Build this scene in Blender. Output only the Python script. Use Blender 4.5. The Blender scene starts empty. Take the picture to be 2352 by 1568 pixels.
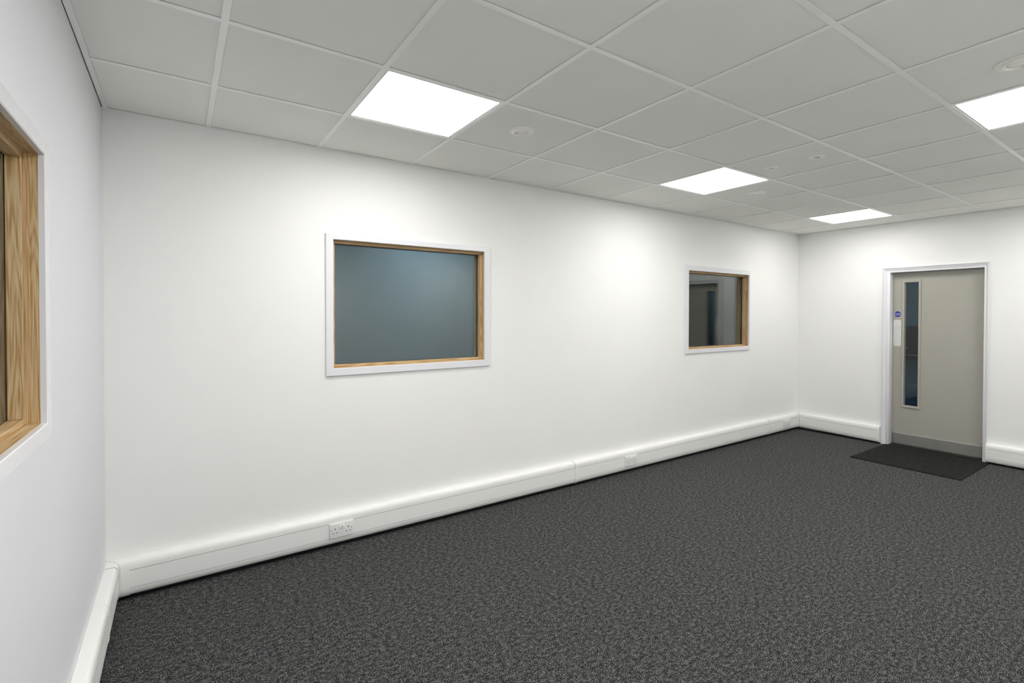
import bpy, bmesh, math
from mathutils import Vector, Matrix
# ---------------------------------------------------------------- survey numbers (metres; X along the long wall, room is y < 0)
CAM = {'yaw': 0.96987, 'pitch': -0.0128, 'roll': 0.00124, 'f': 1137.0298, 'px': 1191.24245, 'py': 737.14236, 'cx': 0.31481, 'cy': -3.24569, 'zf': -1.46448, 'h1': 1.03126, 'L': 6.92637}
GX = [0.4534, 1.0324, 1.6325, 2.2411, 2.8452, 3.4499, 4.0564, 4.6513, 5.2388, 5.8379, 6.4384]
GY = [-0.6087, -1.211, -1.815, -2.4183]
L = CAM['L']; H = CAM['h1'] - CAM['zf']; W = 3.62; T = .13
sc = bpy.context.scene
COL = sc.collection

# ---------------------------------------------------------------- materials
def mat(name):
    m = bpy.data.materials.new(name); m.use_nodes = True
    nt = m.node_tree; b = nt.nodes['Principled BSDF']
    return m, nt, b
def lk(nt, a, b): nt.links.new(a, b)
def node(nt, typ, **kw):
    n = nt.nodes.new(typ)
    for k, v in kw.items():
        if k in n.inputs: n.inputs[k].default_value = v
        else: setattr(n, k, v)
    return n
def coords(nt, scale=(1,1,1)):
    tc = node(nt, 'ShaderNodeTexCoord'); mp = node(nt, 'ShaderNodeMapping')
    mp.inputs['Scale'].default_value = scale
    lk(nt, tc.outputs['Object'], mp.inputs['Vector'])
    return mp.outputs['Vector']
def ramp(nt, fac, stops):
    r = node(nt, 'ShaderNodeValToRGB'); cr = r.color_ramp
    while len(cr.elements) < len(stops): cr.elements.new(.5)
    for e, (p, c) in zip(cr.elements, stops): e.position = p; e.color = (*c, 1)
    lk(nt, fac, r.inputs['Fac']); return r.outputs['Color']
def bump(nt, b, h, strength, dist):
    n = node(nt, 'ShaderNodeBump', Strength=strength, Distance=dist)
    lk(nt, h, n.inputs['Height']); lk(nt, n.outputs['Normal'], b.inputs['Normal'])

def plain(name, col, rough=.5, metal=0, bump_scale=0, bs=.1, bd=.0005, var=.02, spec=.5, vscale=3):
    """painted / plastic / metal surface: faint procedural mottling and optional fine relief"""
    m, nt, b = mat(name)
    v = coords(nt)
    nz = node(nt, 'ShaderNodeTexNoise', Scale=vscale, Detail=3)
    lk(nt, v, nz.inputs['Vector'])
    c = ramp(nt, nz.outputs['Fac'], [(.3, tuple(x*(1-var) for x in col)), (.7, tuple(min(1, x*(1+var)) for x in col))])
    lk(nt, c, b.inputs['Base Color'])
    b.inputs['Roughness'].default_value = rough; b.inputs['Metallic'].default_value = metal
    b.inputs['Specular IOR Level'].default_value = spec
    if bump_scale:
        n2 = node(nt, 'ShaderNodeTexNoise', Scale=bump_scale, Detail=2)
        lk(nt, v, n2.inputs['Vector']); bump(nt, b, n2.outputs['Fac'], bs, bd)
    return m

M = {}
M['wall']   = plain('white_wall_paint', (.90,.90,.885), .65, bump_scale=260, bs=.12, bd=.0006, var=.006, spec=.25)
M['wall_dimmed'] = plain('white_wall_cool_dimmed', (.745,.75,.78), .6, bump_scale=260, bs=.12, bd=.0006, var=.006, spec=.25)  # left wall's dimmer, bluish light put into its base colour
M['tile']   = plain('mineral_fibre_tile', (.895,.90,.865), .95, bump_scale=420, bs=.25, bd=.0008, var=.012, spec=.1, vscale=2)
M['tbar']   = plain('white_steel_bar', (.965,.98,.965), .34, var=.003)
M['void']   = plain('dark_void', (.02,.02,.02), .9)
M['gloss']  = plain('white_gloss_paint', (.80,.80,.835), .22, bump_scale=55, bs=.10, bd=.0012, var=.004)
M['pvc']    = plain('white_plastic', (.90,.90,.885), .35, var=.004)
M['socket'] = plain('white_moulded_plastic', (.86,.86,.855), .28, var=.003)
M['seam']   = plain('grey_seam_shadow_gap', (.20,.20,.18), .8)
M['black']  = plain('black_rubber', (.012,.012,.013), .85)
M['hole']   = plain('dark_socket_hole', (.015,.015,.015), .8)
M['doorp']  = plain('taupe_door_laminate', (.40,.385,.335), .42, bump_scale=300, bs=.06, bd=.0004, var=.012)
M['beadp']  = plain('taupe_bead_paint', (.42,.405,.355), .34, var=.01)
M['sframe'] = plain('white_frame_paint', (.80,.80,.825), .3, bump_scale=70, bs=.06, bd=.0008, var=.006)
M['alu']    = plain('satin_aluminium', (.74,.74,.71), .42, metal=.35, var=.05, vscale=14)
M['steel']  = plain('dull_steel_kick_plate', (.27,.265,.25), .5, metal=.35, bump_scale=30, bs=.08, bd=.0006, var=.06, vscale=9)
M['screw']  = plain('steel_screw', (.35,.35,.34), .35, metal=.9)
M['signb']  = plain('blue_sign_vinyl', (.012,.014,.24), .35)
M['signw']  = plain('white_sign_print', (.85,.85,.87), .4)
M['spacer'] = plain('dark_glazing_spacer', (.05,.055,.06), .5)
M['blue']   = plain('blue_wall_paint', (.072,.15,.215), .5, var=.06, vscale=1.5, bump_scale=200, bs=.1)
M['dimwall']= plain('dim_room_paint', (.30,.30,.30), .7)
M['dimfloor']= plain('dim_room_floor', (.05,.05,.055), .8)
M['cup']    = plain('charcoal_cupboard', (.02,.019,.019), .45)
M['trimg']  = plain('grey_edge_trim', (.28,.29,.30), .4)
M['chair']  = plain('blue_moulded_plastic', (.03,.085,.17), .35)
M['lframe'] = plain('white_lamp_frame', (.80,.80,.79), .4, var=.003)
M['valve']  = plain('white_valve_plastic', (.93,.93,.885), .28, var=.005)
M['chrome'] = plain('bright_reflector', (.75,.76,.75), .2, metal=.8)

def wood(name, axis, light, dark, ring):
    """pine: fine fibre streaks plus wavy growth lines, both running along one axis"""
    m, nt, b = mat(name)
    def field(across, along, detail, dist):
        k = [across]*3; k[axis] = along
        n = node(nt, 'ShaderNodeTexNoise', Scale=1.0, Detail=detail, Distortion=dist); lk(nt, coords(nt, tuple(k)), n.inputs['Vector']); return n.outputs['Fac']
    fine = field(260, 6, 3, .2); broad = field(20, .8, 2, .35)
    mul = node(nt, 'ShaderNodeMath', operation='MULTIPLY'); mul.inputs[1].default_value = ring; lk(nt, broad, mul.inputs[0])
    sn = node(nt, 'ShaderNodeMath', operation='SINE'); lk(nt, mul.outputs[0], sn.inputs[0])
    ab = node(nt, 'ShaderNodeMath', operation='POWER'); ab.inputs[1].default_value = 2; lk(nt, sn.outputs[0], ab.inputs[0])
    m1 = node(nt, 'ShaderNodeMath', operation='MULTIPLY'); m1.inputs[1].default_value = .30; lk(nt, ab.outputs[0], m1.inputs[0])
    ad = node(nt, 'ShaderNodeMath', operation='MULTIPLY_ADD'); ad.inputs[1].default_value = 1.25
    lk(nt, fine, ad.inputs[0]); lk(nt, m1.outputs[0], ad.inputs[2])
    c = ramp(nt, ad.outputs[0], [(.50, light), (.74, tuple((p*.62+q*.38) for p, q in zip(light, dark))), (1.0, dark)])
    lk(nt, c, b.inputs['Base Color']); b.inputs['Roughness'].default_value = .42
    bump(nt, b, fine, .08, .0004)
    return m
WL, WD = (.66,.49,.28), (.40,.235,.085)
for i, ax in enumerate('xyz'): M['wood_'+ax] = wood('pine_grain_'+ax, i, WL, WD, 60)
M['edge'] = wood('pine_edge', 2, (.74,.57,.36), (.62,.44,.24), 20)

def glass_mat(name, f0):
    m = bpy.data.materials.new(name); m.use_nodes = True
    nt = m.node_tree; nt.nodes.clear()
    out = node(nt, 'ShaderNodeOutputMaterial'); mix = node(nt, 'ShaderNodeMixShader')
    tr = node(nt, 'ShaderNodeBsdfTransparent'); tr.inputs['Color'].default_value = (.955,.975,.968,1)
    gl = node(nt, 'ShaderNodeBsdfGlossy', Roughness=0.0); gl.inputs['Color'].default_value = (.98,1,1,1)
    g = node(nt, 'ShaderNodeNewGeometry')
    dt = node(nt, 'ShaderNodeVectorMath', operation='DOT_PRODUCT')
    lk(nt, g.outputs['Incoming'], dt.inputs[0]); lk(nt, g.outputs['True Normal'], dt.inputs[1])
    ab = node(nt, 'ShaderNodeMath', operation='ABSOLUTE'); lk(nt, dt.outputs['Value'], ab.inputs[0])
    om = node(nt, 'ShaderNodeMath', operation='SUBTRACT'); om.inputs[0].default_value = 1; lk(nt, ab.outputs[0], om.inputs[1])
    pw = node(nt, 'ShaderNodeMath', operation='POWER'); pw.inputs[1].default_value = 5; lk(nt, om.outputs[0], pw.inputs[0])
    ma = node(nt, 'ShaderNodeMath', operation='MULTIPLY_ADD'); ma.inputs[1].default_value = 1-f0; ma.inputs[2].default_value = f0
    lk(nt, pw.outputs[0], ma.inputs[0]); lk(nt, ma.outputs[0], mix.inputs[0])
    lk(nt, tr.outputs[0], mix.inputs[1]); lk(nt, gl.outputs[0], mix.inputs[2]); lk(nt, mix.outputs[0], out.inputs['Surface'])
    return m
M['glass'] = glass_mat('clear_window_glass', .040)
M['glass_door'] = glass_mat('coated_door_glass', .020)

def carpet(name, dark, mid, light, sx, sy, edge, shift=0.0, shw=.03):
    m, nt, b = mat(name)
    def nz(k, detail, rough=.6):
        n = node(nt, 'ShaderNodeTexNoise', Scale=1.0, Detail=detail, Roughness=rough); lk(nt, coords(nt, (sx*k, sy*k, 1)), n.inputs['Vector']); return n.outputs['Fac']
    f1, f2, f3 = nz(1, 2.0), nz(.22, 2.0), nz(.35, 1.0)
    a1 = node(nt, 'ShaderNodeMath', operation='MULTIPLY'); a1.inputs[1].default_value = .34; lk(nt, f2, a1.inputs[0])
    a2 = node(nt, 'ShaderNodeMath', operation='MULTIPLY_ADD'); a2.inputs[1].default_value = 1.0; lk(nt, f1, a2.inputs[0]); lk(nt, a1.outputs[0], a2.inputs[2])
    a3 = node(nt, 'ShaderNodeMath', operation='SUBTRACT'); a3.inputs[1].default_value = .17; lk(nt, a2.outputs[0], a3.inputs[0])
    c = ramp(nt, a3.outputs[0], [(.5-edge, dark), (.5+shift, mid), (.5+edge, light)])
    tint = ramp(nt, f3, [(.35, (.92,.96,1.03)), (.65, (1.03,1.0,.93))])
    mx = node(nt, 'ShaderNodeMix', data_type='RGBA', blend_type='MULTIPLY'); mx.inputs[0].default_value = 1
    lk(nt, c, mx.inputs[6]); lk(nt, tint, mx.inputs[7])
    lk(nt, mx.outputs[2], b.inputs['Base Color'])
    b.inputs['Roughness'].default_value = .95; b.inputs['Specular IOR Level'].default_value = .12
    b.inputs['Sheen Weight'].default_value = shw; b.inputs['Sheen Roughness'].default_value = .5; b.inputs['Sheen Tint'].default_value = (.7,.71,.72,1)
    bump(nt, b, a3.outputs[0], .3, .003)
    return m
M['carpet'] = carpet('charcoal_fleck_carpet', (.003,.003,.0035), (.021,.0215,.022), (.225,.225,.22), 190, 285, .145)
M['matm']   = carpet('black_ribbed_mat', (.004,.004,.004), (.012,.012,.012), (.045,.042,.039), 90, 90, .22, 0.0, .02)

def emis(name, col, s):
    m = bpy.data.materials.new(name); m.use_nodes = True; nt = m.node_tree; nt.nodes.clear()
    o = node(nt, 'ShaderNodeOutputMaterial'); e = node(nt, 'ShaderNodeEmission', Strength=s); e.inputs['Color'].default_value = (*col, 1)
    lk(nt, e.outputs[0], o.inputs['Surface']); return m
PANEL = {k: emis('lit_diffuser', (1.0,.99,.965), v) for k, v in {(2,1): 17.0, (2,4): 31.0, (6,1): 15.5, (6,4): 24.0, (10,1): 12.5, (10,4): 17.0}.items()}
M['panel_blue'] = emis('lit_corridor_diffuser', (1.0,.99,.97), 12)
M['panel_dim'] = emis('lit_back_corridor_diffuser', (1.0,.99,.97), 12)

# ---------------------------------------------------------------- mesh helpers
class MB:
    def __init__(s): s.bm = bmesh.new()
    def box(s, x0, x1, y0, y1, z0, z1, bev=0, seg=2):
        x0, x1 = sorted((x0, x1)); y0, y1 = sorted((y0, y1)); z0, z1 = sorted((z0, z1))
        r = bmesh.ops.create_cube(s.bm, size=1)
        for v in r['verts']: v.co = Vector(((x0+x1)/2+v.co.x*(x1-x0), (y0+y1)/2+v.co.y*(y1-y0), (z0+z1)/2+v.co.z*(z1-z0)))
        if bev:
            es = list({e for v in r['verts'] for e in v.link_edges})
            bmesh.ops.bevel(s.bm, geom=es, offset=bev, segments=seg, affect='EDGES', profile=.5)
        return s
    def poly(s, pts, vec):
        """closed prism: polygon pts swept by vec"""
        a = [s.bm.verts.new(Vector(p)) for p in pts]; b = [s.bm.verts.new(Vector(p)+Vector(vec)) for p in pts]
        n = len(a); s.bm.faces.new(a[::-1]); s.bm.faces.new(b)
        for i in range(n): s.bm.faces.new((a[i], a[(i+1) % n], b[(i+1) % n], b[i]))
        return s
    def hexa(s, q):
        """8 corners: 4 back, 4 front"""
        v = [s.bm.verts.new(Vector(p)) for p in q]
        for f in ((0,1,2,3),(7,6,5,4),(0,4,5,1),(1,5,6,2),(2,6,7,3),(3,7,4,0)): s.bm.faces.new([v[i] for i in f])
        return s
    def lathe(s, prof, c, n=48, axis='z'):
        """revolve (r, h) profile round an axis through c; h along axis"""
        rings = []
        for r, h in prof:
            ring = []
            for i in range(n):
                a = 2*math.pi*i/n; u, w = r*math.cos(a), r*math.sin(a)
                p = {'z': (u, w, h), 'x': (h, u, w), 'y': (u, h, w)}[axis]
                ring.append(s.bm.verts.new(Vector(c)+Vector(p)))
            rings.append(ring)
        for a, b in zip(rings, rings[1:]):
            for i in range(n): s.bm.faces.new((a[i], a[(i+1) % n], b[(i+1) % n], b[i]))
        if prof[0][0] > 1e-6: s.bm.faces.new(rings[0][::-1])
        if prof[-1][0] > 1e-6: s.bm.faces.new(rings[-1])
        return s
    def build(s, name, m, parent=None, smooth=False):
        bmesh.ops.remove_doubles(s.bm, verts=s.bm.verts, dist=1e-6)
        bmesh.ops.recalc_face_normals(s.bm, faces=s.bm.faces)
        me = bpy.data.meshes.new(name); s.bm.to_mesh(me); s.bm.free()
        me.materials.append(m)
        if smooth:
            for p in me.polygons: p.use_smooth = True
            try: me.set_sharp_from_angle(angle=math.radians(32))
            except Exception: pass
        o = bpy.data.objects.new(name, me); COL.objects.link(o)
        if parent is not None:
            o.parent = parent
            o.matrix_parent_inverse = Matrix.Translation(-parent.location)
        return o
def empty(name, loc, label=None, cat=None, group=None, kind=None):
    o = bpy.data.objects.new(name, None); COL.objects.link(o); o.location = loc; o.empty_display_size = .05
    if label: o['label'] = label
    if cat: o['category'] = cat
    if group: o['group'] = group
    if kind: o['kind'] = kind
    return o
def tag(o, label, cat=None, kind=None, group=None):
    o['label'] = label
    if cat: o['category'] = cat
    if kind: o['kind'] = kind
    if group: o['group'] = group
    return o
def struct(o, label, cat):
    return tag(o, label, cat, 'structure')

# ---------------------------------------------------------------- room shell
W1 = dict(o=(1.071, 2.271, 1.076, 1.974), i=(1.117, 2.219, 1.124, 1.938))
W2 = dict(o=(4.618, 5.801, 1.061, 1.978), i=(4.668, 5.775, 1.106, 1.926))
W3 = dict(o=(-2.545, -1.345, 1.121, 1.945), i=(-2.499, -1.391, 1.165, 1.900))   # on the left wall: y range
JD = .012     # timber lining visible behind the casing edge
def wall_with_holes(name, u0, u1, holes, place, label, paint='wall'):
    mb = MB(); us = sorted({u0, u1, *[h[0] for h in holes], *[h[1] for h in holes]})
    for a, b in zip(us, us[1:]):
        h = [h for h in holes if h[0] <= a+1e-6 and h[1] >= b-1e-6]
        if h:
            h = h[0]
            if h[2] > 0: place(mb, a, b, 0, h[2])
            place(mb, a, b, h[3], H+.3)
        else: place(mb, a, b, 0, H+.3)
    o = mb.build(name, M[paint]); struct(o, label, 'wall'); return o
hole = lambda w: (w['i'][0]-.012, w['i'][1]+.012, w['i'][2]-.012, w['i'][3]+.012)
wall_with_holes('wall_back', -T, L+T, [hole(W1), hole(W2)], lambda mb,a,b,z0,z1: mb.box(a,b,0,T,z0,z1), 'long white painted wall with two internal windows')
wall_with_holes('wall_left', -W-T, 0, [hole(W3)], lambda mb,a,b,z0,z1: mb.box(-T,0,a,b,z0,z1), 'white painted side wall at the left edge with one internal window', 'wall_dimmed')
DY0, DY1, DZ = -1.800, -1.008, 1.942
wall_with_holes('wall_right', -W-T, 0, [(DY0-.03, DY1+.03, 0, DZ+.03)], lambda mb,a,b,z0,z1: mb.box(L,L+T,a,b,z0,z1), 'white painted end wall holding the grey door')
struct(MB().box(-T, L+T, -W-T, -W, 0, H+.3).build('wall_front', M['wall']), 'white painted wall opposite the long window wall', 'wall')
struct(MB().box(-T, L+T, -W-T, T, -.12, 0).build('floor', M['carpet']), 'charcoal and grey flecked carpet floor', 'floor')

# suspended ceiling: tiles sit in a T grid, the flange a little lower
xs = [GX[0]-(GX[1]-GX[0])] + GX + [GX[-1]+.6]
ys = [0.0] + GY + [GY[-1]-.6]
xs = [0.0] + GX + [L]; ys = [0.0] + GY + [GY[3]-.6, -W]
lights = {(2,1), (6,1), (10,1), (6,4), (2,4), (10,4)}     # (x cell, y cell)
TB = .012; ZT = H+.0030
mb = MB()
for i in range(len(xs)-1):
    for j in range(len(ys)-1):
        if (i, j) in lights: continue
        mb.box(xs[i]+.0035, xs[i+1]-.0035, ys[j+1]+.0035, ys[j]-.0035, ZT, ZT+.015)
ceil = mb.build('ceiling', M['tile']); struct(ceil, 'pale grey suspended ceiling of square tiles in a white metal grid', 'ceiling')
mb = MB()
for k, x in enumerate(xs[1:-1]):
    mb.box(x-TB, x+TB, -W+.024, -.024, H, H+.0012); mb.box(x-.0025, x+.0025, -W+.02, -.02, H+.0012, H+.035)
for y in ys[1:-1]:
    cut = [0.024] + [v for x in xs[1:-1] for v in (x-TB, x+TB)] + [L-.024]
    for a, b in zip(cut[::2], cut[1::2]): mb.box(a, b, y-TB, y+TB, H, H+.0012)
    mb.box(.02, L-.02, y-.0024, y+.0024, H+.0012, H+.034)
mb.build('ceiling_grid', M['tbar'], ceil)
mb = MB()
mb.box(0, L, -.024, 0, H-.0002, H+.0008); mb.box(0, L, -W, -W+.024, H-.0002, H+.0008)
mb.poly([(.0004,-W+.024,H-.0002),(.0004,-1.7,H-.0002),(.0075,-.024,H-.0002),(.024,-.024,H-.0002),(.024,-W+.024,H-.0002)], (0,0,.001)); mb.box(L-.024, L, -W+.024, -.024, H-.0002, H+.0008)
mb.build('wall_angle', M['tbar'], ceil)
struct(MB().box(-T, L+T, -W-T, T, H+.3, H+.4).build('ceiling_slab', M['void']), 'dark slab above the suspended ceiling', 'ceiling')

# ---------------------------------------------------------------- LED panels
LN = {(2,1): 'lit square ceiling panel nearest the left corner, above the larger window',
      (6,1): 'lit square ceiling panel in the middle of the row along the window wall',
      (10,1): 'lit square ceiling panel smallest and farthest, by the end wall corner',
      (6,4): 'lit square ceiling panel cut off by the right edge of the photo',
      (2,4): 'lit square ceiling panel above and behind the camera',
      (10,4): 'lit square ceiling panel over the door side, right of the photo'}
for (i, j), lab in LN.items():
    x0, x1, y0, y1 = xs[i], xs[i+1], ys[j+1], ys[j]
    t = empty('ceiling_light', ((x0+x1)/2, (y0+y1)/2, H), lab, 'ceiling light', 'square lit panels set in the ceiling grid')
    e = .0045; f = .0115
    mb = MB(); a0, a1, b0, b1 = x0+e, x1-e, y0+e, y1-e; z0, z1 = H+.0014, H+.012
    mb.box(a0, a1, b0, b0+f+.006, z0, z1); mb.box(a0, a1, b1-f-.006, b1, z0, z1)
    mb.box(a0, a0+f+.006, b0+f+.006, b1-f-.006, z0, z1); mb.box(a1-f-.006, a1, b0+f+.006, b1-f-.006, z0, z1)
    mb.build('frame', M['lframe'], t)
    mb = MB(); g = f+.006
    mb.box(a0+g, a1-g, b0+g, b1-g, H+.0035, H+.006)
    mb.build('diffuser', PANEL[i, j], t)

# ---------------------------------------------------------------- ceiling fittings
def air_valve(x, y, lab):
    t = empty('ceiling_vent', (x, y, ZT), lab, 'ceiling vent', 'round white ceiling air valves')
    c = (x, y, ZT)
    MB().lathe([(.070,0),(.071,-.003),(.069,-.006),(.064,-.0075),(.058,-.007),(.053,-.010),(.047,-.0145),(.041,-.0135),(.037,-.008),(.036,.004),(.0365,.01),(.070,.01)], c).build('outer_ring', M['valve'], t, True)
    MB().lathe([(.0,-.010),(.018,-.010),(.028,-.0085),(.0325,-.005),(.0325,.004),(.0,.004)], c).build('centre_disc', M['valve'], t, True)
    MB().lathe([(.0,.0045),(.036,.0045),(.036,.006),(.0,.006)], c).build('throat', M['seam'], t, True)
    return t
air_valve((xs[3]+xs[4])/2-.024, (ys[1]+ys[2])/2-.034, 'round white air valve in the tile beside the nearest light panel')
air_valve((xs[7]+xs[8])/2-.008, (ys[1]+ys[2])/2-.01, 'round white air valve in the tile beside the middle light panel')
air_valve((xs[5]+xs[6])/2, (ys[4]+ys[5])/2, 'round white air valve at the right edge, above the cut-off light panel')
def spot(x, y, r, lab):
    t = empty('recessed_spotlight', (x, y, ZT), lab, 'spotlight', 'small recessed ceiling fittings')
    c = (x, y, ZT)
    MB().lathe([(r*.99,.006),(r,0),(r*.985,-.0025),(r*.90,-.0035),(r*.60,-.0025),(r*.585,-.0065),(r*.53,-.0090),(r*.46,-.0085),(r*.43,-.005),(r*.425,.0005)], c).build('bezel', M['valve'], t, True)
    MB().lathe([(r*.426,.0000),(r*.40,.003),(r*.39,.006)], c).build('reflector', M['valve'], t, True)
    MB().lathe([(r*.395,.0055),(r*.39,.022),(0,.022)], c).build('lens', M['hole'], t, True)  # black upper cavity: shade deep in the recess put into the colour
spot(3.746, -1.372, .043, 'smaller round recessed spotlight, the one nearer the middle light panel')
spot(3.755, -1.668, .050, 'larger round recessed spotlight, the one farther from the window wall')

# ---------------------------------------------------------------- internal windows
def window(name, w, plane, label, z_shift=0):
    """plane 'y': in the long wall (u = x, depth d -> +y); plane 'x': in the left wall (u = y, depth d -> -x)"""
    (u0, u1, z0, z1), (a0, a1, b0, b1) = w['o'], w['i']
    if plane == 'y':
        P = lambda u, d, z: (u, d, z); ua = 'x'; org = ((u0+u1)/2, 0, z0)
    else:
        P = lambda u, d, z: (-d, u, z); ua = 'y'; org = (0, (u0+u1)/2, z0)
    t = empty(name, org, label, 'window', kind='structure')
    def bx(mb, ua_, ub_, d0, d1, z0_, z1_, bev=0):
        p, q = P(ua_, d0, z0_), P(ub_, d1, z1_); return mb.box(p[0], q[0], p[1], q[1], p[2], q[2], bev)
    # mitred white casing, front arris eased
    c = .0025
    for nm, quad in (('top', ((u0,z1),(u1,z1),(a1,b1),(a0,b1))), ('bottom', ((u1,z0),(u0,z0),(a0,b0),(a1,b0))),
                     ('left', ((u0,z0),(u0,z1),(a0,b1),(a0,b0))), ('right', ((u1,z1),(u1,z0),(a1,b0),(a1,b1)))):
        (o0, o1, i1, i0) = quad
        cu, cz = (a0+a1)/2, (b0+b1)/2
        def ins(p, s): return (p[0]+(c*s if p[0] < cu else -c*s), p[1]+(c*s if p[1] < cz else -c*s))
        back = [P(o0[0],0,o0[1]), P(o1[0],0,o1[1]), P(i1[0],0,i1[1]), P(i0[0],0,i0[1])]
        mid = [P(p[0],-.0125,p[1]) for p in quad]
        fr = [P(*(lambda r: (r[0], -.015, r[1]))(ins(p, s))) for p, s in zip(quad, (1,1,-1,-1))]
        MB().hexa([*back, *mid]).hexa([*mid, *fr]).build('casing', M['gloss'], t)
    g = .0025   # pencil gap
    D1, D2 = .033, .068
    # deep lining boards, room side to far side, then beads either side of the sealed unit
    r0, r1, s0, s1 = a0-.010, a1+.010, b0-.010, b1+.010
    e = JD
    bx(MB(), a0-.010, a0+.0005, .0, T, b0, b1).build('jamb', M['wood_z'], t)
    bx(MB(), a1-.0005, a1+.010, .0, T, b0, b1).build('jamb', M['wood_z'], t)
    bx(MB(), a0, a1, .0, T, b1-.0005, b1+.010).build('head', M['wood_'+ua], t)
    bx(MB(), a0, a1, .0, T, b0-.010, b0+.0005).build('sill', M['wood_'+ua], t)
    B = .018
    zl, zh = b0+B, b1-B
    for d0, d1 in ((.030, .0615), (.0845, .116)):
        bx(MB(), a0, a0+B, d0, d1, zl, zh, .0012).build('glazing_bead', M['wood_z'], t)
        bx(MB(), a1-B, a1, d0, d1, zl, zh, .0012).build('glazing_bead', M['wood_z'], t)
        bx(MB(), a0, a1, d0, d1, zh, b1, .0012).build('glazing_bead', M['wood_'+ua], t)
        bx(MB(), a0, a1, d0, d1, b0, zl, .0012).build('glazing_bead', M['wood_'+ua], t)
    mb = MB(); q = .004
    bx(mb, a0+.001, a0+B+q, .0665, .0795, b0+.001, b1-.001); bx(mb, a1-B-q, a1-.001, .0665, .0795, b0+.001, b1-.001)
    bx(mb, a0+B+q, a1-B-q, .0665, .0795, zh-q, b1-.001); bx(mb, a0+B+q, a1-B-q, .0665, .0795, b0+.001, zl+q)
    mb.build('spacer', M['spacer'], t)
    for d in (.0625, .0800): bx(MB(), a0+.003, a1-.003, d, d+.0035, b0+.003, b1-.003).build('pane', M['glass'], t)
    return t
window('window_1', W1, 'y', 'larger looking internal window in pine frame, blue wall behind the glass')
window('window_2', W2, 'y', 'internal window in pine frame nearer the end wall, dark glass reflecting the door')
window('window_3', W3, 'x', 'internal window with pine lining cut off by the left edge')

# ---------------------------------------------------------------- door
door = empty('door_1', (L, (DY0+DY1)/2, 0), 'taupe grey fire door with narrow glass panel in a white frame', 'door', kind='structure')
F = .015
yl, yr = -.9355, -1.8336        # outer edges of the architrave
zt = 1.996
# moulded architrave: thick outer edge, small quirk, then a slope down to a thin inner edge; mitred at the head
wl, wr = .042, .0235
def architrave(pts_outer, widths, closed):
    """one length: outer line A->B, inner line C->D (mitred), profile across it"""
    (A, B_), (C_, D_) = pts_outer
    prof = [(0,0),(0,.017),(.02,.019),(.16,.019),(.22,.0175),(.25,.0125),(.30,.0145),(.45,.0125),(.90,.0035),(.98,.0030),(1,.0025),(1,0)]
    mb = MB()
    def q(P0, P1, w, t): return Vector((L-t, P0[0]+(P1[0]-P0[0])*w, P0[1]+(P1[1]-P0[1])*w))
    a = [mb.bm.verts.new(q(A, C_, w, t)) for w, t in prof]; b = [mb.bm.verts.new(q(B_, D_, w, t)) for w, t in prof]
    n = len(prof); mb.bm.faces.new(a); mb.bm.faces.new(b[::-1])
    for i in range(n-1): mb.bm.faces.new((a[i], a[i+1], b[i+1], b[i]))
    mb.bm.faces.new((a[-1], a[0], b[0], b[-1]))
    return mb.build('architrave', M['sframe'], door)
architrave((((yl,0),(yl,zt)), ((yl-wl,0),(yl-wl,zt-wl))), None, 0)
architrave((((yr,zt),(yr,0)), ((yr+wr,zt-wl),(yr+wr,0))), None, 0)
architrave((((yl,zt),(yr,zt)), ((yl-wl,zt-wl),(yr+wr,zt-wl))), None, 0)
DX = L+.08
MB().box(L-.004, L+T, DY1+.03, DY1, 0, DZ+.03, .0015).build('frame_jamb', M['sframe'], door, True)
MB().box(L-.004, L+T, DY0-.03, DY0, 0, DZ+.03, .0015).build('frame_jamb', M['sframe'], door, True)
MB().box(L-.004, L+T, DY0, DY1, DZ, DZ+.03, .0015).build('frame_head', M['sframe'], door, True)
MB().box(DX+.046, DX+.058, DY1-.014, DY1, 0, DZ).box(DX+.046, DX+.058, DY0, DY0+.014, 0, DZ).box(DX+.046, DX+.058, DY0+.014, DY1-.014, DZ-.014, DZ).build('door_stop', M['sframe'], door)
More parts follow.
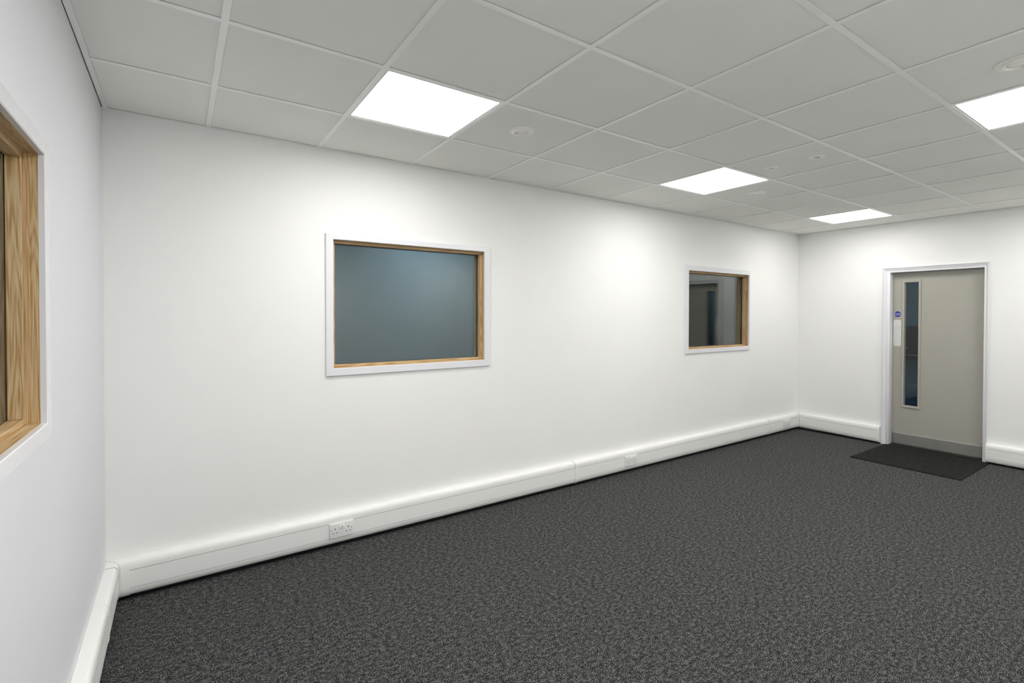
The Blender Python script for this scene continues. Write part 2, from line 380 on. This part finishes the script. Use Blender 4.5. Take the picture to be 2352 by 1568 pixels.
# leaf with the opening for the vision panel
e0, e1 = DY0+.002, DY1-.0012; lz0, lz1 = .008, DZ-.003
va, vb, vz0, vz1 = -1.2465, -1.119, .456, 1.829       # clear glass
leaf = MB(); h0, h1, k0, k1 = va-.010, vb+.010, vz0-.010, vz1+.010
leaf.box(DX, DX+.044, e0, h0, lz0, lz1); leaf.box(DX, DX+.044, h1, e1, lz0, lz1)
leaf.box(DX, DX+.044, h0, h1, lz0, k0); leaf.box(DX, DX+.044, h0, h1, k1, lz1)
leaf = leaf.build('door_leaf', M['doorp'], door)
o0, o1, q0, q1 = va-.021, vb+.0205, vz0-.022, vz1+.026
def bead_ring(x0, x1):
    mb = MB(); A = [(o1,q0),(o1,q1),(o0,q1),(o0,q0)]; B_ = [(vb,vz0),(vb,vz1),(va,vz1),(va,vz0)]
    cm = [(o1-.004,q0+.004),(o1-.004,q1-.004),(o0+.004,q1-.004),(o0+.004,q0+.004)]
    for i in range(4):
        j = (i+1) % 4
        def p(x, P_): return (x, P_[0], P_[1])
        mb.hexa([p(DX, A[i]), p(DX, A[j]), p(DX+.012, B_[j]), p(DX+.012, B_[i]), p(x0+.003, A[i]), p(x0+.003, A[j]), p(x0+.004, B_[j]), p(x0+.004, B_[i])])
        mb.hexa([p(x0+.003, A[i]), p(x0+.003, A[j]), p(x0+.004, B_[j]), p(x0+.004, B_[i]), p(x0, cm[i]), p(x0, cm[j]), p(x0+.0015, (B_[j][0]+(.004 if B_[j][0] > (va+vb)/2 else -.004), B_[j][1]+(.004 if B_[j][1] > 1 else -.004))), p(x0+.0015, (B_[i][0]+(.004 if B_[i][0] > (va+vb)/2 else -.004), B_[i][1]+(.004 if B_[i][1] > 1 else -.004)))])
    return mb
vp = bead_ring(DX-.011, 0).build('vision_panel_frame', M['beadp'], door)
MB().box(DX+.003, DX+.040, va-.010, va, vz0-.01, vz1+.01).box(DX+.003, DX+.040, vb, vb+.010, vz0-.01, vz1+.01).box(DX+.003, DX+.04, va, vb, vz1, vz1+.01).box(DX+.003, DX+.04, va, vb, vz0-.01, vz0).build('rebate', M['doorp'], door)
MB().box(DX+.018, DX+.025, va-.008, vb+.008, vz0-.008, vz1+.008).build('glass', M['glass_door'], door)
# push plate
pz0, pz1, py0, py1 = 1.1155, 1.4133, -1.090, -1.0165
pp = MB().box(DX-.0022, DX, py0, py1, pz0, pz1, .0006).build('push_plate', M['alu'], door)
for yy in (py0+.009, py1-.009):
    for zz in (pz0+.010, pz1-.010): MB().lathe([(.0,-.0030),(.0022,-.0030),(.0034,-.0022),(.0036,0),(0,0)], (DX-.0015, yy, zz), 16, 'x').build('screw', M['screw'], pp, True)
# kick plate, its right edge bent up and dented
bmk = bmesh.new(); nx, nz = 40, 8; kz0, kz1, ky0, ky1 = .010, .1445, e0+.012, e1-.002
grid = []
for i in range(nx+1):
    row = []
    for j in range(nz+1):
        u, v = i/nx, j/nz; y = ky1+(ky0-ky1)*u; z = kz0+(kz1-kz0)*v
        bulge = .0085*math.exp(-((u-.985)/.022)**2)*(.45+.55*math.sin(math.pi*min(1, v+.15))) + .0025*math.exp(-((u-.64)/.02)**2)*v**6
        if u > .93: z -= .012*((u-.93)/.07)**2*v**3
        row.append(bmk.verts.new((DX-.0018-bulge, y, z)))
    grid.append(row)
for i in range(nx):
    for j in range(nz): bmk.faces.new((grid[i][j], grid[i+1][j], grid[i+1][j+1], grid[i][j+1]))
mbk = MB(); mbk.bm.free(); mbk.bm = bmk
kp = mbk.build('kick_plate', M['steel'], door, True); kp['label'] = 'dull steel kick plate with a bent corner'
so = kp.modifiers.new('thick', 'SOLIDIFY'); so.thickness = .0015; so.offset = 1
MB().lathe([(.0,-.003),(.003,-.003),(.004,0),(0,0)], (DX-.010, ky0+.014, kz1-.018), 16, 'x').build('screw', M['hole'], kp, True)
# blue fire door disc
sy, sz = -1.0548, 1.4765
sg = MB().lathe([(.0,-.0008),(.0355,-.0008),(.0355,0),(0,0)], (DX-.0004, sy, sz), 48, 'x').build('fire_door_sign', M['signw'], door); sg['label'] = 'round blue sign reading Fire door keep shut'
MB().lathe([(.0,-.0016),(.0335,-.0016),(.0335,-.0006),(0,-.0006)], (DX-.0004, sy, sz), 48, 'x').build('blue_disc', M['signb'], sg)
def text(body, size, loc, m, parent, name):
    cu = bpy.data.curves.new(name, 'FONT'); cu.body = body; cu.size = size; cu.extrude = .0001; cu.align_x = 'CENTER'; cu.align_y = 'CENTER'; cu.offset = .0002
    tmp = bpy.data.objects.new('tmp', cu); COL.objects.link(tmp)
    dg = bpy.context.evaluated_depsgraph_get(); dg.update()
    me = bpy.data.meshes.new_from_object(tmp.evaluated_get(dg)); bpy.data.objects.remove(tmp)
    # text plane faces -x: local x -> -y, local y -> +z
    R = Matrix(((0,0,-1,loc[0]),(-1,0,0,loc[1]),(0,1,0,loc[2]),(0,0,0,1))); me.transform(R)
    me.materials.clear(); me.materials.append(m); me.name = name
    o = bpy.data.objects.new(name, me); COL.objects.link(o); o.parent = parent
    o.matrix_parent_inverse = Matrix.Translation(-parent.location); return o
text('Fire door', .0155, (DX-.0024, sy, sz+.0085), M['signw'], sg, 'lettering')
text('keep shut', .0155, (DX-.0024, sy, sz-.0075), M['signw'], sg, 'lettering')

# ---------------------------------------------------------------- door mat
mt = MB().poly([(6.01,-1.862,.0002),(6.905,-1.862,.0002),(6.905,DY0-.0005,.0002),(DX-.001,DY0-.0005,.0002),(DX-.001,DY1+.0005-.001,.0002),(6.905,DY1-.0005,.0002),(6.905,-.985,.0002),(6.01,-.985,.0002)], (0,0,.0078)).build('doormat', M['matm'])
tag(mt, 'black fibre mat on the carpet in front of the door', 'doormat')

# black strip at the foot of the walls under the trunking
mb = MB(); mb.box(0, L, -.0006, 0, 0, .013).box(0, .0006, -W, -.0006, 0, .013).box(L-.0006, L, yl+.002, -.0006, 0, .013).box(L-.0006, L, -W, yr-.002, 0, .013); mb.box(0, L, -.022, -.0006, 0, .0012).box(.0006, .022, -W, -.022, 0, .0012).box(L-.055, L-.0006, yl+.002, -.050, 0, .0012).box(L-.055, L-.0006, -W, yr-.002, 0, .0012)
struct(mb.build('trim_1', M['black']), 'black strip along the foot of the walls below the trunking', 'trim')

# ---------------------------------------------------------------- skirting trunking
TZ0, TZ1, TD = .025, .207, .055
G0, G1 = .069, .158     # cover grooves
def profile(off=0, n=6):
    """(depth, z) outline from the wall, over the top, down the face, back to the wall"""
    z0, z1, d = TZ0-off, TZ1+off, TD+off; p = [(.0008, z0)]
    rx, rz = .024, .042
    for i in range(n+1):
        a = -math.pi/2+math.pi/2*i/n; p.append((d-rx+rx*math.cos(a), z0+rz+rz*math.sin(a)))
    rx, rz = .018, .036
    for i in range(n+1):
        a = math.pi/2*i/n; p.append((d-rx+rx*math.cos(a), z1-rz+rz*math.sin(a)))
    p.append((.0008, z1)); return p
def run(name, P, u0, u1, label, cuts=(), joints=(), corner0=False, corner1=False, cap0=False, cap1=False, org=(0,0,0)):
    """P(u, d, z) maps run length, depth and height into the room"""
    t = empty(name, org, label, 'cable trunking', 'white skirting trunking runs')
    def prism(a, b, off=0, sm=True, pts=None):
        mb = MB(); mb.poly([P(a, d, z) for d, z in (pts or profile(off))], Vector(P(b, 0, 0))-Vector(P(a, 0, 0))); return mb
    prism(u0, u1).build('trunking_body', M['pvc'], t, True)
    # cover strip between the grooves, split where sockets interrupt it
    segs = []; a = u0
    for c0, c1 in sorted(cuts): segs.append((a, c0)); a = c1
    segs.append((a, u1))
    for a, b in segs:
        if b-a < .01: continue
        mb = MB(); pts = [(TD-.002, G0), (TD+.0012, G0), (TD+.0012, G1), (TD-.002, G1)]
        prism(a, b, pts=pts).build('cover_strip', M['pvc'], t)
        mb = MB()
        q = [P(a, d, z) for d, z in [(TD-.001, G1), (TD+.0007, G1), (TD+.0007, G1+.0018), (TD-.001, G1+.0018)]]; v = Vector(P(b,0,0))-Vector(P(a,0,0)); mb.poly(q, v)
        q = [P(a, d, z) for d, z in [(TD-.001, G0-.0012), (TD+.0007, G0-.0012), (TD+.0007, G0), (TD-.001, G0)]]; mb.poly(q, v)
        mb.build('groove', M['seam'], t)
    for j0, j1 in joints:
        prism(j0, j1, .0022).build('joint_cover', M['pvc'], t, True)
        e = .0011 if j1 > j0 else -.0011
        prism(j0-e, j0, .0012).build('seam_line', M['seam'], t, True)
    return t, prism
PB = lambda u, d, z: (u, -d, z)
PL = lambda u, d, z: (d, -u, z)
PR = lambda u, d, z: (L-d, -u, z-.010*min(1, max(0, (u-C0)/.8)))
C0 = .0966
C0 = .0966
S = [(1.0766, 1.2210), (3.6905, 3.8440), (6.4785, 6.6290)]
tb, pb = run('cable_trunking', PB, C0, L-C0, 'long white trunking along the foot of the window wall', cuts=S, joints=[(3.087, 3.118), (6.168, 6.196)])
tl, pl = run('cable_trunking', PL, C0+.0012, W-.002, 'white trunking along the foot of the left side wall', joints=[(.484, .486)], org=(0, -1.5, 0))
tr, pr_ = run('cable_trunking', PR, C0+.0012, -yl-.005, 'short white trunking between the far corner and the door', org=(L, -.5, 0))
te, pe = run('cable_trunking', PR, -yr+.003, W-.002, 'white trunking right of the door, cut off by the photo', org=(L, -2.5, 0))
# moulded internal corners: two mitred legs in one piece
def corner(mir, parent):
    mb = MB(); off = .0022
    f = (lambda x, y, z: (x, y, z)) if not mir else (lambda x, y, z: (L-x, y, z))
    pr = profile(off)
    # leg along the window wall from the mitre to C0
    for leg in (0, 1):
        def p(u, d, z): return f(u, -d, z) if leg == 0 else f(d, -u, z)
        a = [mb.bm.verts.new(Vector(p(max(d, .0), d, z))) for d, z in pr]; b = [mb.bm.verts.new(Vector(p(C0, d, z))) for d, z in pr]
        n = len(a)
        for i in range(n-1): mb.bm.faces.new((a[i], a[i+1], b[i+1], b[i]))
        mb.bm.faces.new(b)
    o = mb.build('corner_piece', M['pvc'], parent, True)
    mb = MB()
    # mitre seam and the thin line at each end
    so_ = profile(off+.0006)
    def band(p, u0, u1, sh):
        a = [mb.bm.verts.new(Vector(p((u0 if not sh else d+u0), d, z))) for d, z in so_]; b = [mb.bm.verts.new(Vector(p((u1 if not sh else d+u1), d, z))) for d, z in so_]
        for i in range(len(a)-1): mb.bm.faces.new((a[i], a[i+1], b[i+1], b[i]))
    pw = lambda u, d, z: f(u, -d, z); ps = lambda u, d, z: f(d, -u, z)
    band(ps, .0000, .0022, True)
    mb.build('seam_line', M['seam'], parent, True)
    mb = MB()
    for p in ((ps,) if not mir else (pw,)):
        so2 = profile(.0014)
        a = [mb.bm.verts.new(Vector(p(C0, d, z))) for d, z in so2]; b = [mb.bm.verts.new(Vector(p(C0+.0011, d, z))) for d, z in so2]
        for i in range(len(a)-1): mb.bm.faces.new((a[i], a[i+1], b[i+1], b[i]))
    mb.build('seam_line', M['seam'], parent, True)
corner(False, tb); corner(True, tb)
# end caps at the door
pr_( -yl-.024, -yl-.002, .0018).build('end_cap', M['pvc'], tr, True)
pe(-yr+.001, -yr+.014, .0018).build('end_cap', M['pvc'], te, True)

# ---------------------------------------------------------------- double sockets
def socket(x0, x1, lab):
    y = -TD-.001; zc = (G0+G1)/2; z0, z1 = G0-.0005, G1+.001; xc = (x0+x1)/2
    t = empty('wall_socket', (xc, y, z0), lab, 'socket', 'white double sockets in the long trunking')
    f = y-.009
    MB().box(x0, x1, f, y, z0, z1, .0022, 3).build('face_plate', M['socket'], t, True)
    for s in (-1, 1):
        MB().box(xc+s*.0095-.0068, xc+s*.0095+.0068, f-.0045, f+.002, zc+.008, zc+.0315, .0016, 3).build('rocker_switch', M['socket'], t, True)
        cx = xc+s*.0405
        MB().box(cx-.0022, cx+.0022, f-.0003, f+.002, zc+.0065, zc+.0155).build('pin_hole', M['hole'], t)
        for q in (-1, 1): MB().box(cx+q*.0112-.0034, cx+q*.0112+.0034, f-.0003, f+.002, zc-.0165, zc-.0120).build('pin_hole', M['hole'], t)
        MB().lathe([(0,-.0004),(.0030,-.0004),(.0034,.0004),(0,.0004)], (xc+s*.0602, f, zc+.0035), 16, 'y').build('screw', M['screw'], t, True)
socket(*S[0], 'white double power socket below and left of the larger window')
socket(*S[1], 'white double power socket midway along the long trunking')
socket(*S[2], 'white double power socket nearest the far corner')

# ---------------------------------------------------------------- rooms behind the glass
def slab(name, m, x0, x1, y0, y1, z0, z1, lab, cat='wall'):
    return struct(MB().box(x0, x1, y0, y1, z0, z1).build(name, m), lab, cat)
e = .001
# corridor behind window 1
ay = 1.62
bw = slab('wall_blue_corridor', M['blue'], -.7, 4.25, ay, ay+.1, 0, H, 'blue wall seen through the larger internal window')
mb = MB()
for z0, z1 in ((2.02,2.05),(1.93,1.95),(1.62,1.90),(1.40,1.60),(1.36,1.38),(1.13,1.20),(1.04,1.06)): mb.box(2.839, 2.8415, ay-.0006, ay+.001, z0, z1)
mb.box(.2, 2.1, ay-.0006, ay+.001, 1.868, 1.8692); mb.build('board_joint', M['cup'], bw)
slab('wall_corridor_left', M['dimwall'], -.8, -.7, T+e, ay, 0, H, 'end wall of the corridor behind the larger window')
slab('wall_corridor_right', M['dimwall'], 4.25, 4.35, T+e, ay+.1, 0, H, 'partition between the rooms behind the windows')
slab('floor_corridor', M['dimfloor'], -.8, 4.35, T+e, ay+.1, -.12, -.001, 'floor of the corridor behind the larger window', 'floor')
slab('ceiling_corridor', M['tile'], -.8, 4.35, T+e, ay+.1, H+e, H+.1, 'ceiling of the corridor behind the larger window', 'ceiling')
cl = empty('ceiling_light', (2.4, .95, H), 'corridor ceiling lamp out of sight behind the larger window', 'ceiling light')
MB().box(2.08, 2.72, .63, 1.27, H-.012, H, .002).build('frame', M['lframe'], cl)
MB().box(2.11, 2.69, .66, 1.24, H-.0135, H-.0122).build('diffuser', M['panel_blue'], cl)
# unlit store behind window 2
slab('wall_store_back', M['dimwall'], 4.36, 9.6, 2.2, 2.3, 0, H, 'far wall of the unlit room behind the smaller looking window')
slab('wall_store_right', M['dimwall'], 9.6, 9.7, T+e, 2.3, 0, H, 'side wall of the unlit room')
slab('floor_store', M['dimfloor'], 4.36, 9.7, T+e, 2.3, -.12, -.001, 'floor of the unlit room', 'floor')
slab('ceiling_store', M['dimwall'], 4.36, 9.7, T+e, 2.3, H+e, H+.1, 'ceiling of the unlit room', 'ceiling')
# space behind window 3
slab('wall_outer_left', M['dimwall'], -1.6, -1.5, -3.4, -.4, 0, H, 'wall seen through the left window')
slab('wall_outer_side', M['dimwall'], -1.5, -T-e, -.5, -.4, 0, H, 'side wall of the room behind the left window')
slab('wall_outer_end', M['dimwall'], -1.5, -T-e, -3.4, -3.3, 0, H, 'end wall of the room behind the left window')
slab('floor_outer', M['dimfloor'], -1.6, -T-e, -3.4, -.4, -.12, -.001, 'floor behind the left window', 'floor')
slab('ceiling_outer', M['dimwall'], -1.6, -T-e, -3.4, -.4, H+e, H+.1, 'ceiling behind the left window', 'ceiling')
# corridor behind the door
bx_ = 8.3
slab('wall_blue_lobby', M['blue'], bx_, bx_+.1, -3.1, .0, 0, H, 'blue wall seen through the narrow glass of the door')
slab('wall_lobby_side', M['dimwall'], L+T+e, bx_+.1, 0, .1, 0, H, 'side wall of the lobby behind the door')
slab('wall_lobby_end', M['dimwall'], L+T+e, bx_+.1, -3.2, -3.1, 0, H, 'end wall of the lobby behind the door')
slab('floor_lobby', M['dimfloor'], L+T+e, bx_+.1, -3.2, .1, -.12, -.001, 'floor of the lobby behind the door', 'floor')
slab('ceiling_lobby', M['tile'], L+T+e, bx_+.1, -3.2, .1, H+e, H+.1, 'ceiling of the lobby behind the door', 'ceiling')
cl = empty('ceiling_light', (7.65, -1.9, H), 'lobby ceiling lamp out of sight behind the door', 'ceiling light')
MB().box(7.35, 7.95, -2.2, -1.6, H-.012, H, .002).build('frame', M['lframe'], cl)
MB().box(7.38, 7.92, -2.17, -1.63, H-.0135, H-.0122).build('diffuser', M['panel_dim'], cl)
cb = empty('wall_cupboard', (8.25, -.9, .9), 'dark charcoal wall unit seen through the glass in the door', 'cupboard')
MB().box(8.235, 8.299, -1.6, -.2, .947, 1.325, .002).build('body', M['cup'], cb)
MB().box(8.228, 8.299, -1.6, -.2, .938, .946, .001).build('edge_trim', M['trimg'], cb)
MB().box(8.232, 8.299, -1.6, -.2, .893, .937, .001).build('lower_rail', M['cup'], cb)
MB().box(8.216, 8.236, -.775, -.745, 1.028, 1.036, .001).build('handle', M['chrome'], cb)
# moulded blue seat shell: curved back and rolled lip
ch = empty('tub_chair', (8.05, -.85, 0), 'rounded blue seat low behind the glass in the door', 'chair')
mb = MB(); n = 28; prof = [(.30,.10),(.31,.26),(.325,.40),(.335,.50),(.325,.515),(.305,.50),(.29,.38),(.27,.27),(0.0,.25)]
rings = []
for i in range(n+1):
    a = math.pi*(-.5+i/n)
    rings.append([mb.bm.verts.new(Vector((8.0-.0+r*math.cos(a)*.75, -.83+r*math.sin(a), z+.05*math.cos(a)*(z > .3)))) for r, z in prof])
for a, b in zip(rings, rings[1:]):
    for k in range(len(prof)-1): mb.bm.faces.new((a[k], a[k+1], b[k+1], b[k]))
mb.build('shell', M['chair'], ch, True)
MB().lathe([(.0,0),(.22,0),(.22,.012),(.04,.03),(.035,.245),(0,.245)], (8.05, -.83, 0)).build('pedestal', M['cup'], ch, True)

# ---------------------------------------------------------------- camera
cam = bpy.data.cameras.new('camera'); co = bpy.data.objects.new('camera', cam); COL.objects.link(co)
y_, p_, r_ = CAM['yaw'], CAM['pitch'], CAM['roll']
fw = Vector((math.cos(p_)*math.cos(y_), math.cos(p_)*math.sin(y_), math.sin(p_)))
rt = Vector((math.sin(y_), -math.cos(y_), 0)); up = rt.cross(fw)
r2 = math.cos(r_)*rt+math.sin(r_)*up; u2 = -math.sin(r_)*rt+math.cos(r_)*up
m = Matrix((( r2.x, u2.x, -fw.x, CAM['cx']), (r2.y, u2.y, -fw.y, CAM['cy']), (r2.z, u2.z, -fw.z, -CAM['zf']), (0,0,0,1)))
co.matrix_world = m
cam.sensor_fit = 'HORIZONTAL'; cam.sensor_width = 36; cam.lens = CAM['f']/2352*36
cam.shift_x = (1176-CAM['px'])/2352; cam.shift_y = (CAM['py']-784)/2352
cam.clip_start = .02; cam.clip_end = 60
sc.camera = co

# ---------------------------------------------------------------- world, view
w = bpy.data.worlds.new('world'); sc.world = w; w.use_nodes = True
w.node_tree.nodes['Background'].inputs[0].default_value = (0, 0, 0, 1)
vs = sc.view_settings
sc.display_settings.display_device = 'sRGB'
vs.view_transform = 'Standard'; vs.look = 'None'; vs.gamma = 1; vs.use_curve_mapping = False
vs.exposure = .09
